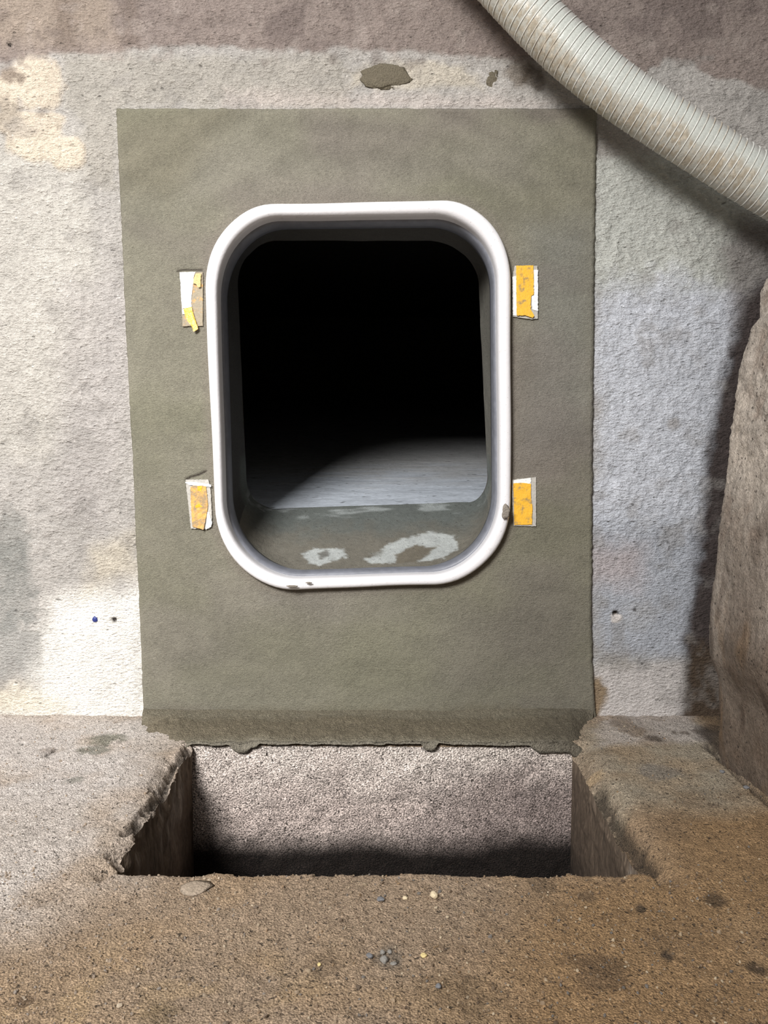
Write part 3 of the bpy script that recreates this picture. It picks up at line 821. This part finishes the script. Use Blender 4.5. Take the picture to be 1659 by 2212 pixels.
# ------------------------------------------------------------------ mortar fillet along the foot of the panel
def build_fillet():
    xs = np.linspace(W(313, 1550)[0], W(1282, 1540)[0], 380)
    xe = np.linspace(FL(300, 1606)[0], FL(1262, 1600)[0], 380)
    n = len(xs)
    # px-based shape of the lower lip (0 = at the pit edge), clods hang lower
    lipz = np.zeros(n)
    s = np.linspace(0, 1, n)
    pxs = 300 + s * (1262 - 300)
    Pn = np.stack([xe, 0 * xe, 0 * xe], 1)
    nz = fbm(Pn, 30, 3, 141); nz2 = fbm(Pn, 9, 2, 143)
    hang = .004 + .006 * np.clip(nz + .25, 0, 1) + .004 * nz2
    for c, wd, dp in ((521, 24, .020), (545, 14, .012), (925, 16, .020), (1195, 55, .022), (1225, 25, .020), (700, 60, -.002)):
        hang = np.maximum(hang, dp * np.exp(-((pxs - c) / wd) ** 4) * (1 + .3 * nz)) if dp > 0 else hang
    onpit = sstep(395, 420, pxs) * (1 - sstep(1240, 1256, pxs))
    rows = []
    for k in range(30):
        u = k / 29
        if u < .8:
            v = u / .8
            y = -.006 - v * (abs(YB) - .004) - .006 * min(1, v * 8) * sstep(1.0, .96, s) + .004 * sstep(.965, 1.0, s)
            z = (.003 + .006 * nz2 + .003 * nz) * (1 - v) ** 2.4 + .008 * (1 - v ** 3) + .004
            x = xs * (1 - v) + xe * v
            rows.append(np.stack([x, y + np.zeros(n), z], 1))
        else:
            v = (u - .8) / .2
            y = YB - .003 - .007 * math.sin(min(1, v * 1.1) * math.pi * .55)
            z = .004 - (hang * onpit + .012 * (1 - onpit)) * v
            y = np.full(n, y) + (.006 if v > .98 else 0)
            rows.append(np.stack([xe, y, z], 1))
    V = np.array(rows)
    K = len(rows)
    V = V.reshape(-1, 3)
    n1 = fbm(V, 25, 3, 151); n2 = fbm(V, 90, 3, 153); n3 = fbm(V, 220, 2, 155)
    u = np.repeat(np.linspace(0, 1, K), n)
    ss = np.tile(s, K)
    V[:, 2] += (n1 * .003 + n2 * .0022 + n3 * .0016) * sstep(.02, .2, u) * sstep(1.0, .86, u) + 0
    V[:, 1] += n1 * .003 * sstep(.1, .4, u) + n2 * .002 * sstep(.2, .5, u)
    # taper both ends on the floor
    endl = sstep(.0, .08, ss - u * .03 + n1 * .05) 
    endr = sstep(1.0, .955, ss + n1 * .02)
    V[:, 2] -= (1 - endl) * .020 * sstep(.05, .4, u) + (1 - endr) * .016 * sstep(.0, .15, u)
    C = np.tile(lin((126, 119, 103)), (len(V), 1))
    C = mixc(C, (112, 103, 86), .8 * sstep(.10, .35, u + n1 * .1) * sstep(.8, .6, u))
    C = mixc(C, (132, 126, 114), .7 * sstep(.74, .84, u + n1 * .04))
    C = mixc(C, (84, 78, 68), .6 * sstep(.80, .97, ss))
    C *= (1 + .12 * n1 + .14 * n2)[:, None]
    mesh_obj('foot_fillet', V, [tuple(q) for q in gridfaces(K, n)], M_fillet, panel, C)
build_fillet()

# ------------------------------------------------------------------ leaning stone wall at the right
def build_rock():
    yb = -.185                             # far end, clear of the back wall
    prof = [(1760, 1545), (1625, 1541), (1513, 1541), (1461, 1538), (1410, 1519), (1358, 1517), (1307, 1521), (1229, 1532), (1126, 1542), (1023, 1556), (946, 1563), (869, 1574), (792, 1587), (730, 1605), (709, 1610), (690, 1630), (655, 1629), (635, 1630), (606, 1641), (590, 1672), (560, 1730)]
    zs = np.linspace(-.02, W(1600, 585, yb)[2], 150)
    pz = [W(px, py, yb)[2] for py, px in prof]; pxw = [W(px, py, yb)[0] for py, px in prof]
    far = np.interp(zs, pz, pxw)
    b0, b1 = FL(1541, 1625), FL(1659, 1732)
    sl = (b1[0] - b0[0]) / (b1[1] - b0[1])          # plan slope of the foot
    ys = np.concatenate([np.linspace(yb, -.75, 180), np.linspace(-.78, -1.3, 12)])
    base = b0[0] + (ys - b0[1]) * sl
    lean = far - np.interp(0, zs, far)
    Yg, Zg = np.meshgrid(ys, zs, indexing='ij')
    foot = np.interp(0, zs, far) + (Yg - yb) * sl * .9
    foot = np.maximum(foot, np.interp(0, zs, far)) * 1.0
    flat = sstep(0, .30, yb - Yg)
    rnd = np.clip(1 - (yb - Yg) / .05, 0, 1) ** 2 * .012
    Xg = np.repeat(base[:, None], len(zs), 1) + lean[None, :] * (1 - .15 * flat) + rnd
    V = np.stack([Xg.ravel(), Yg.ravel(), Zg.ravel()], 1)
    n1 = fbm(V, 7, 3, 161); n2 = fbm(V, 28, 4, 163); n3 = fbm(V, 120, 3, 165)
    rg = sstep(.15, .6, V[:, 2])
    V[:, 0] += n1 * .012 * sstep(0, .1, yb - V[:, 1]) + n2 * .0065 * (rg + .15) + n3 * .0035 * (rg + .3)
    V[:, 1] += n2 * .010 * sstep(.08, 0, yb - V[:, 1])
    C = np.tile(lin((176, 166, 155)), (len(V), 1))
    C = mixc(C, (204, 192, 178), .7 * sstep(-.1, .4, n1) * rg)
    C = mixc(C, (134, 118, 106), .6 * sstep(.0, .5, n2))
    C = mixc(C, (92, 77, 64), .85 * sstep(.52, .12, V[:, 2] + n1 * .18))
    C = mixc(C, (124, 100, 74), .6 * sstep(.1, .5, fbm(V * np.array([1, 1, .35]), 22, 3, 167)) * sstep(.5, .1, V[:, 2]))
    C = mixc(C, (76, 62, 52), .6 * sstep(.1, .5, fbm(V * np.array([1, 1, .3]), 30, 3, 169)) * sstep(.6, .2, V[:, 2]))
    C *= (1 + .15 * n2 + .12 * n3)[:, None]
    nu, nv = len(ys), len(zs)
    f = [tuple(q) for q in gridfaces(nu, nv)]
    # far end face and top face, closing the body to the right
    b = len(V)
    right = 1.7
    eV = []; eC = []
    endi = [k for k in range(nv)]
    for k in endi:
        eV.append((right, yb, zs[k])); eC.append(C[k])
    topi = [i * nv + nv - 1 for i in range(nu)]
    for i in topi:
        eV.append((right, V[i][1], zs[-1] + .04)); eC.append(C[i])
    f += [(k, b + k, b + k + 1, k + 1) for k in range(nv - 1)]
    f += [(topi[k], topi[k + 1], b + nv + k + 1, b + nv + k) for k in range(nu - 1)]
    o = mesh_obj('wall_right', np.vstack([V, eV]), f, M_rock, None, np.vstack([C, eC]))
    tag(o, 'rough leaning stone side wall at the right of the floor', None, None, 'structure')
build_rock()

# ------------------------------------------------------------------ spiral hose
HY = -.115
hose = empty('spiral_hose', W(1319, 181, HY))
tag(hose, 'dusty pale grey ribbed flexible hose hanging diagonally in front of the upper right wall', 'hose')
def build_hose():
    cpx = [(560, -620), (690, -470), (815, -335), (930, -215), (1035, -100), (1134, 11), (1221, 98), (1319, 181), (1415, 249), (1515, 314), (1611, 376), (1710, 434), (1820, 496), (1960, 580), (2090, 700), (2190, 860), (2260, 1050)]
    P = np.array([W(a - 1, b + 1, HY) for a, b in cpx])
    P[:, 1] += np.linspace(0.01, -0.01, len(P))
    # smooth Catmull-Rom
    pts = []
    for i in range(1, len(P) - 2):
        for t in np.linspace(0, 1, 40, endpoint=False):
            a, b, c, d = P[i - 1:i + 3]
            pts.append(.5 * (2 * b + (c - a) * t + (2 * a - 5 * b + 4 * c - d) * t * t + (3 * b - a - 3 * c + d) * t ** 3))
    pts = np.array(pts)
    L = np.concatenate([[0], np.cumsum(np.linalg.norm(np.diff(pts, axis=0), axis=1))])
    step = .0026
    S = np.arange(0, L[-1], step)
    C = np.stack([np.interp(S, L, pts[:, k]) for k in range(3)], 1)
    T = np.gradient(C, axis=0); T /= np.linalg.norm(T, axis=1)[:, None]
    Yv = np.array([0, -1.0, 0])
    Bv = np.cross(T, Yv); Bv /= np.linalg.norm(Bv, axis=1)[:, None]     # points up-right or down-left
    Nv = np.cross(Bv, T)
    R0, pitch, M = .0425, .0124, 72
    th = np.linspace(0, 2 * math.pi, M, endpoint=False)
    V = np.zeros((len(S), M, 3))
    for j, a in enumerate(th):
        ph = (S / pitch - a / (2 * math.pi)) % 1.0
        r = R0 + .0011 * (np.sin(ph * math.pi) ** .6) - .0004
        V[:, j] = C + (Nv * math.cos(a) + Bv * math.sin(a)) * r[:, None]
    Vf = V.reshape(-1, 3)
    n1 = fbm(Vf, 14, 3, 171); n2 = fbm(Vf, 90, 3, 173)
    ang = np.tile(th, len(S)); ss = np.repeat(S, M)
    low = Bv[0][2] < 0
    down = np.cos(ang - (math.pi / 2 if low else -math.pi / 2))          # 1 on the lower-left flank
    front = np.cos(ang)
    n3 = fbm(Vf, 260, 2, 175)
    band = sstep(.25, .62, down + n1 * .6) * sstep(1.3, .92, down + n1 * .3)
    dust = band * sstep(-.25, .35, n2 + n3 * .7 + .25 * n1)
    dust = np.clip(dust, 0, 1)
    Cc = np.tile(lin((198, 201, 194)), (len(Vf), 1))
    Cc = mixc(Cc, (184, 178, 166), .6 * band)
    Cc = mixc(Cc, (166, 154, 134), .85 * dust)
    Cc = mixc(Cc, (212, 202, 184), .7 * band * sstep(.25, .5, n3))
    Cc = mixc(Cc, (178, 172, 168), .6 * sstep(.3, .8, -down + n2 * .2))  # greyer upper flank: body shading put into the colour
    Cc = mixc(Cc, (160, 138, 108), .4 * sstep(.62, .8, n2 + n1 * .3))
    Cc *= (1 + .06 * n1 + .06 * n2)[:, None]
    Vf = Vf + (Vf - np.repeat(C, M, 0)) * ((band * np.clip(n3 + .1, 0, 1) * .035)[:, None])
    f = [(i * M + j, i * M + (j + 1) % M, (i + 1) * M + (j + 1) % M, (i + 1) * M + j) for i in range(len(S) - 1) for j in range(M)]
    k = NT('hose_plastic')
    at = k.n('ShaderNodeAttribute', attribute_name='Col')
    nf = k.noise(380, 3, .6)
    k.color(k.scale(at.outputs['Color'], k.rng(nf, .3, .7, .88, 1.12)))
    k.rough(.36); k.spec(.5)
    k.bump(nf, .0005)
    mesh_obj('hose_wall', Vf, f, k.m, hose, Cc)
    # the spiral wire
    turns = S[-1] / pitch - 1
    q = np.arange(0, turns, 1 / 40)
    a = 2 * math.pi * (q % 1.0)
    sp = q * pitch
    sp2 = np.clip(sp, 0, S[-1])
    c = np.stack([np.interp(sp2, S, C[:, k2]) for k2 in range(3)], 1)
    nv = np.stack([np.interp(sp2, S, Nv[:, k2]) for k2 in range(3)], 1)
    bv = np.stack([np.interp(sp2, S, Bv[:, k2]) for k2 in range(3)], 1)
    tv = np.stack([np.interp(sp2, S, T[:, k2]) for k2 in range(3)], 1)
    rad = nv * np.cos(a)[:, None] + bv * np.sin(a)[:, None]
    rw = .0010
    ring = []
    for b2 in np.linspace(0, 2 * math.pi, 6, endpoint=False):
        ring.append(c + rad * (R0 + .0007 + rw * math.cos(b2)) + tv * (rw * math.sin(b2)))
    ring = np.array(ring).transpose(1, 0, 2)
    Vw = ring.reshape(-1, 3); m = 6
    fw = [(i * m + j, i * m + (j + 1) % m, (i + 1) * m + (j + 1) % m, (i + 1) * m + j) for i in range(len(q) - 1) for j in range(m)]
    wm = simple('pale_spiral_wire', (226, 226, 220), .4, .5, .06, 200, 0, dirt=((176, 160, 138), .8), dirtscale=16, dlo=.52, dhi=.66)
    o = mesh_obj('spiral_rib', Vw, fw, wm, hose)
    o['label'] = 'thin pale spiral rib wound round the hose'
build_hose()

# ------------------------------------------------------------------ tape pieces beside the frame
def plate(name, pts, y, th, mat, parent, curl=0.0, rag=0.8, label=None):
    """thin sheet with ragged outline lying on the panel; y = its front side"""
    P = []
    n = len(pts)
    for i in range(n):
        a, b = np.array(pts[i], float), np.array(pts[(i + 1) % n], float)
        m = max(2, int(np.hypot(*(b - a)) / 3))
        for t in np.linspace(0, 1, m, endpoint=False):
            P.append(a + (b - a) * t + (RNG.normal(0, rag, 2) * .5 if 0 < t else 0))
    bm = bmesh.new()
    ctr = np.mean(P, 0)
    fr = [bm.verts.new(W(p[0], p[1], y) + np.array([0, -curl * max(0, (p[1] - ctr[1])) / 60 * .004 + RNG.normal(0, .00012), 0])) for p in P]
    face = bm.faces.new(fr)
    r = bmesh.ops.extrude_face_region(bm, geom=[face])
    for v in [g for g in r['geom'] if isinstance(g, bmesh.types.BMVert)]:
        v.co.y += th
    bmesh.ops.recalc_face_normals(bm, faces=bm.faces)
    me = bpy.data.meshes.new(name)
    bm.to_mesh(me); bm.free()
    me.materials.append(mat)
    o = bpy.data.objects.new(name, me)
    COL.objects.link(o)
    o.parent = parent
    o.matrix_parent_inverse = Matrix.Translation(-Vector(parent.location))
    if label: o['label'] = label
    return o
TG = 'tape pieces on the mortar beside the frame'
Y0 = -.0122
def tape(px, py, label):
    e = empty('tape_piece', W(px, py, Y0))
    tag(e, label, 'tape', TG)
    return e
t1 = tape(412, 705, 'torn tape with white strip and hanging bright yellow flap, left of frame near its top')
plate('backing', [(390, 589), (438, 588), (438, 704), (394, 705)], Y0 + .0002, .0025, M_residue, t1, 0, .6, 'dull glue residue under the white strip')
plate('white_strip', [(388, 588), (422, 587), (418, 600), (416, 622), (413, 645), (414, 663), (393, 667)], Y0 - .0012, .0012, M_whitec, t1, 0, .7, 'clean white strip')
plate('white_strip', [(393, 668), (402, 668), (402, 678), (394, 679)], Y0 - .0012, .0012, M_whitec, t1, 0, .5, 'small white scrap')
plate('yellow_flap', [(396, 667), (414, 663), (419, 682), (427, 705), (428, 711), (419, 717), (414, 705), (406, 695), (400, 683)], Y0 - .0028, .0012, M_yellowb, t1, 1.2, .7, 'bright yellow peeling flap')
plate('yellow_crumb', [(423, 591), (434, 591), (433, 608), (433, 619), (428, 621), (424, 614), (417, 612), (419, 601)], Y0 - .004, .004, M_yelst, t1, 0, .9, 'lumpy beige yellow crumb')
t2 = tape(1135, 688, 'soiled orange yellow tape between white scratched edges, right of frame near its top')
plate('backing', [(1112, 574), (1161, 574), (1162, 688), (1150, 690), (1108, 684), (1107, 600)], Y0 + .0002, .0025, M_clear, t2, 0, .6, 'cloudy clear film')
plate('white_strip', [(1107, 598), (1115, 596), (1116, 682), (1108, 681)], Y0 - .0008, .001, M_white, t2, 0, .8, 'white edge next to the frame')
plate('white_strip', [(1153, 583), (1162, 583), (1162, 672), (1150, 668), (1148, 640), (1154, 638)], Y0 - .0008, .001, M_white, t2, 0, .8, 'scratched white outer edge')
plate('yellow_film', [(1115, 574), (1152, 573), (1153, 636), (1147, 640), (1146, 668), (1154, 683), (1150, 687), (1134, 681), (1116, 682)], Y0 - .0016, .0012, M_yellow, t2, .5, .6, 'orange yellow film')
t3 = tape(432, 1145, 'dull brownish yellow tape with flaky white top, left of frame near its foot')
plate('backing', [(401, 1036), (450, 1036), (455, 1060), (458, 1118), (452, 1142), (412, 1142)], Y0 + .0002, .0025, M_clear, t3, 0, .6, 'cloudy clear film')
plate('yellow_film', [(411, 1052), (420, 1047), (445, 1047), (449, 1092), (446, 1115), (440, 1144), (416, 1138), (413, 1100)], Y0 - .0016, .0012, M_yellowd, t3, .4, .7, 'brownish yellow film')
plate('yellow_film', [(426, 1050), (437, 1050), (434, 1062), (427, 1060)], Y0 - .0022, .001, M_yellowb, t3, 0, .7, 'small bright yellow fleck')
plate('yellow_film', [(422, 1092), (430, 1088), (438, 1095), (422, 1097)], Y0 - .0022, .001, M_yellowb, t3, 0, .5, 'small bright yellow fleck')
plate('white_strip', [(400, 1042), (412, 1041), (430, 1043), (456, 1047), (456, 1052), (444, 1050), (432, 1049), (424, 1049), (412, 1048), (402, 1044)], Y0 - .002, .001, M_whitec, t3, 0, .9, 'flaky white top edge')
plate('white_strip', [(448, 1106), (452, 1108), (458, 1128), (456, 1138), (444, 1144)], Y0 - .001, .001, M_white, t3, 0, .8, 'grubby white edge beside the frame')
t4 = tape(1133, 1137, 'clean orange yellow tape with grey outer edge, right of frame near its foot')
plate('backing', [(1107, 1036), (1146, 1032), (1158, 1030), (1158, 1137), (1110, 1136), (1106, 1070)], Y0 + .0002, .0025, M_clear, t4, 0, .5, 'grey clear film')
plate('white_strip', [(1109, 1038), (1128, 1034), (1147, 1032), (1147, 1045), (1109, 1044)], Y0 - .0012, .001, M_white, t4, 0, .8, 'dirty white top edge')
plate('yellow_film', [(1109, 1044), (1128, 1043), (1147, 1045), (1147, 1074), (1150, 1096), (1149, 1133), (1111, 1134)], Y0 - .0016, .0012, M_yellow, t4, 0, .5, 'orange yellow film')

# ------------------------------------------------------------------ mortar dabs and other marks that stand on the wall
def blob(name, c, rx, ry, rz, mat, label, cat, group=None, rag=.35, seed=0, sub=3, squash=None, parent=None):
    bm = bmesh.new()
    bmesh.ops.create_icosphere(bm, subdivisions=sub, radius=1.0)
    V = np.array([v.co[:] for v in bm.verts])
    n = 1 + rag * fbm(V + seed * 3.7, 1.4, 3, 200 + seed)
    V = V * n[:, None] * np.array([rx, ry, rz])
    for v, q in zip(bm.verts, V):
        v.co = q
    me = bpy.data.meshes.new(name)
    bm.to_mesh(me); bm.free()
    me.polygons.foreach_set('use_smooth', np.ones(len(me.polygons), bool))
    me.materials.append(mat)
    o = bpy.data.objects.new(name, me)
    COL.objects.link(o)
    o.location = c
    tag(o, label, cat, group)
    return o
MG = 'mortar dabs on the plaster above the panel'
blob('mortar_dab', W(836, 164), 47 * D / F, .0036, 24 * D / F, M_wetmortar, 'broad olive mortar dab on the pale plaster above the panel', 'mortar dab', MG, .45, 1, 4)
blob('mortar_dab', W(1061, 168), 16 * D / F, .0022, 18 * D / F, M_wetmortar, 'small round olive mortar dab on the plaster, left of the hose', 'mortar dab', MG, .45, 2, 3)
blob('blue_chip', W(205, 1338), 6.5 * D / F, .003, 7 * D / F, M_blue, 'small dark blue chip stuck to the white plaster left of the panel', 'chip', None, .4, 3, 2)

def smear(px, py, rx, ry, seed):
    o = blob('mortar_smear', W(px, py, -.036), rx * D / F, .0016, ry * D / F, M_smear, None, None, None, .6, seed, 3)
    o.parent = frame
    o.matrix_parent_inverse = Matrix.Translation(-Vector(frame.location))
    o['label'] = 'grey mortar smear on the white rim'
M_smear = simple('dried_grey_mortar', (146, 138, 128), .85, .3, .3, 400, .002)
smear(1093, 1105, 9, 15, 31)
smear(630, 1266, 13, 2.5, 32)
smear(668, 1259, 7, 2, 33)

# ------------------------------------------------------------------ stones on the floor
def stone(name, px, py, r, mat, label, cat, group, seed, flat=.7, el=1.0):
    p = on_floor(px, py)
    k = (p[1] + D) / F * r
    return blob(name, p + np.array([0, 0, k * flat * .55]), k * el, k * 1.1, k * flat, mat, label, cat, group, .5, seed, 2)
PG = 'loose stones on the floor in front of the pit'
stone('pebble', 937, 1938, 10, M_pale, 'larger of two cream stones just in front of the pit', 'stone', PG, 11, .7, 1.0)
stone('pebble', 875, 1942, 6, M_pale, 'smaller of two cream stones just in front of the pit', 'stone', PG, 12)
stone('pebble', 690, 2081, 5.5, M_yelst, 'yellowish oval stone alone on the brown floor left of the grey pebble cluster', 'stone', PG, 13, .6, .9)
stone('pebble', 830, 2074, 10, M_greyst, 'largest grey pebble of the cluster near the bottom centre', 'stone', PG, 14)
stone('pebble', 826, 2058, 6.5, M_greyst, 'small rounded grey pebble at the upper left of the cluster', 'stone', PG, 15)
stone('pebble', 842, 2056, 5.5, M_greyst, 'small rounded grey pebble at the upper right of the cluster', 'stone', PG, 16)
stone('pebble', 799, 2066, 8, M_bluest, 'dark grey pebble at the left end of the cluster', 'stone', PG, 17)
stone('pebble', 850, 2080, 6, M_greyst, 'flat pale grey flake at the right end of the cluster', 'stone', PG, 18, .35, 1.4)
stone('pebble', 822, 1948, 8, M_bluest, 'purplish grey half sunk pebble left of the two cream stones', 'stone', PG, 19, .5, 1.2)
stone('pebble', 947, 2133, 7, M_bluest, 'blue grey pebble right of and below the grey cluster', 'stone', PG, 20)
stone('pebble', 916, 2068, 7, M_yelst, 'pale beige stone right of the grey pebble cluster', 'stone', PG, 21, .5, 1.1)
stone('clod', 425, 1919, 28, M_clod, 'flat smooth greyish mortar clod on the floor before the left part of the pit', 'clod', None, 22, .12, 1.25)
stone('pebble', 1560, 1667, 5.5, M_bluest, 'pale crumb at the foot of the right wall, farther of two', 'stone', 'crumbs at the foot of the right wall', 23)
stone('pebble', 1612, 1704, 6, M_bluest, 'pale crumb at the foot of the right wall, nearer of two', 'stone', 'crumbs at the foot of the right wall', 24)

# ------------------------------------------------------------------ loose grit (uncountable)
def build_grit():
    bm = bmesh.new()
    bmesh.ops.create_icosphere(bm, subdivisions=1, radius=1.0)
    BV = np.array([v.co[:] for v in bm.verts]); BF = np.array([[v.index for v in f.verts] for f in bm.faces])
    bm.free()
    pal = lin([(140, 122, 100), (124, 104, 84), (150, 132, 108), (110, 104, 98), (172, 156, 132), (88, 72, 56), (132, 108, 80), (104, 88, 70), (112, 94, 74)])
    Vs, Fs, Cs = [], [], []
    n = 0
    target = 4200
    while n < target:
        x = RNG.uniform(-.62, .56); y = RNG.uniform(-.86, -.02) if RNG.random() < .35 else RNG.uniform(-.86, YF)
        h = BV_floor.ray_cast(Vector((x, y, .3)), Vector((0, 0, -1)))
        if h[0] is None or h[0].z < -.02: continue
        if y > YB - .02 and -.45 < x < .4: continue
        if x > pit_x(y)[1] + .18 + (-.1 - y) * -.2 and y > -.25: continue
        r = np.clip(RNG.lognormal(math.log(.0013), .35), .0007, .0032)
        rot = RNG.normal(size=(3, 3)); q, _ = np.linalg.qr(rot)
        v = (BV * RNG.uniform(.7, 1.25, (len(BV), 1)) * np.array([1, .8, .65])) @ q * r + np.array(h[0]) + np.array([0, 0, r * .25])
        Vs.append(v); Fs.append(BF + n * len(BV))
        c = pal[RNG.integers(len(pal))] * RNG.uniform(.75, 1.15)
        lf = sstep(.1, -.5, np.array([x]))[0]
        c = c * (1 - lf * .5) + lin((178, 164, 150)) * lf * .5
        Cs.append(np.tile(c, (len(BV), 1)))
        n += 1
    k = NT('grit_stone')
    at = k.n('ShaderNodeAttribute', attribute_name='Col')
    k.color(at.outputs['Color']); k.rough(.85)
    o = mesh_obj('loose_grit', np.vstack(Vs), np.vstack(Fs), k.m, None, np.vstack(Cs), smooth=False)
    tag(o, 'fine loose sandy grit strewn over the brown floor', 'grit', None, 'stuff')
build_grit()
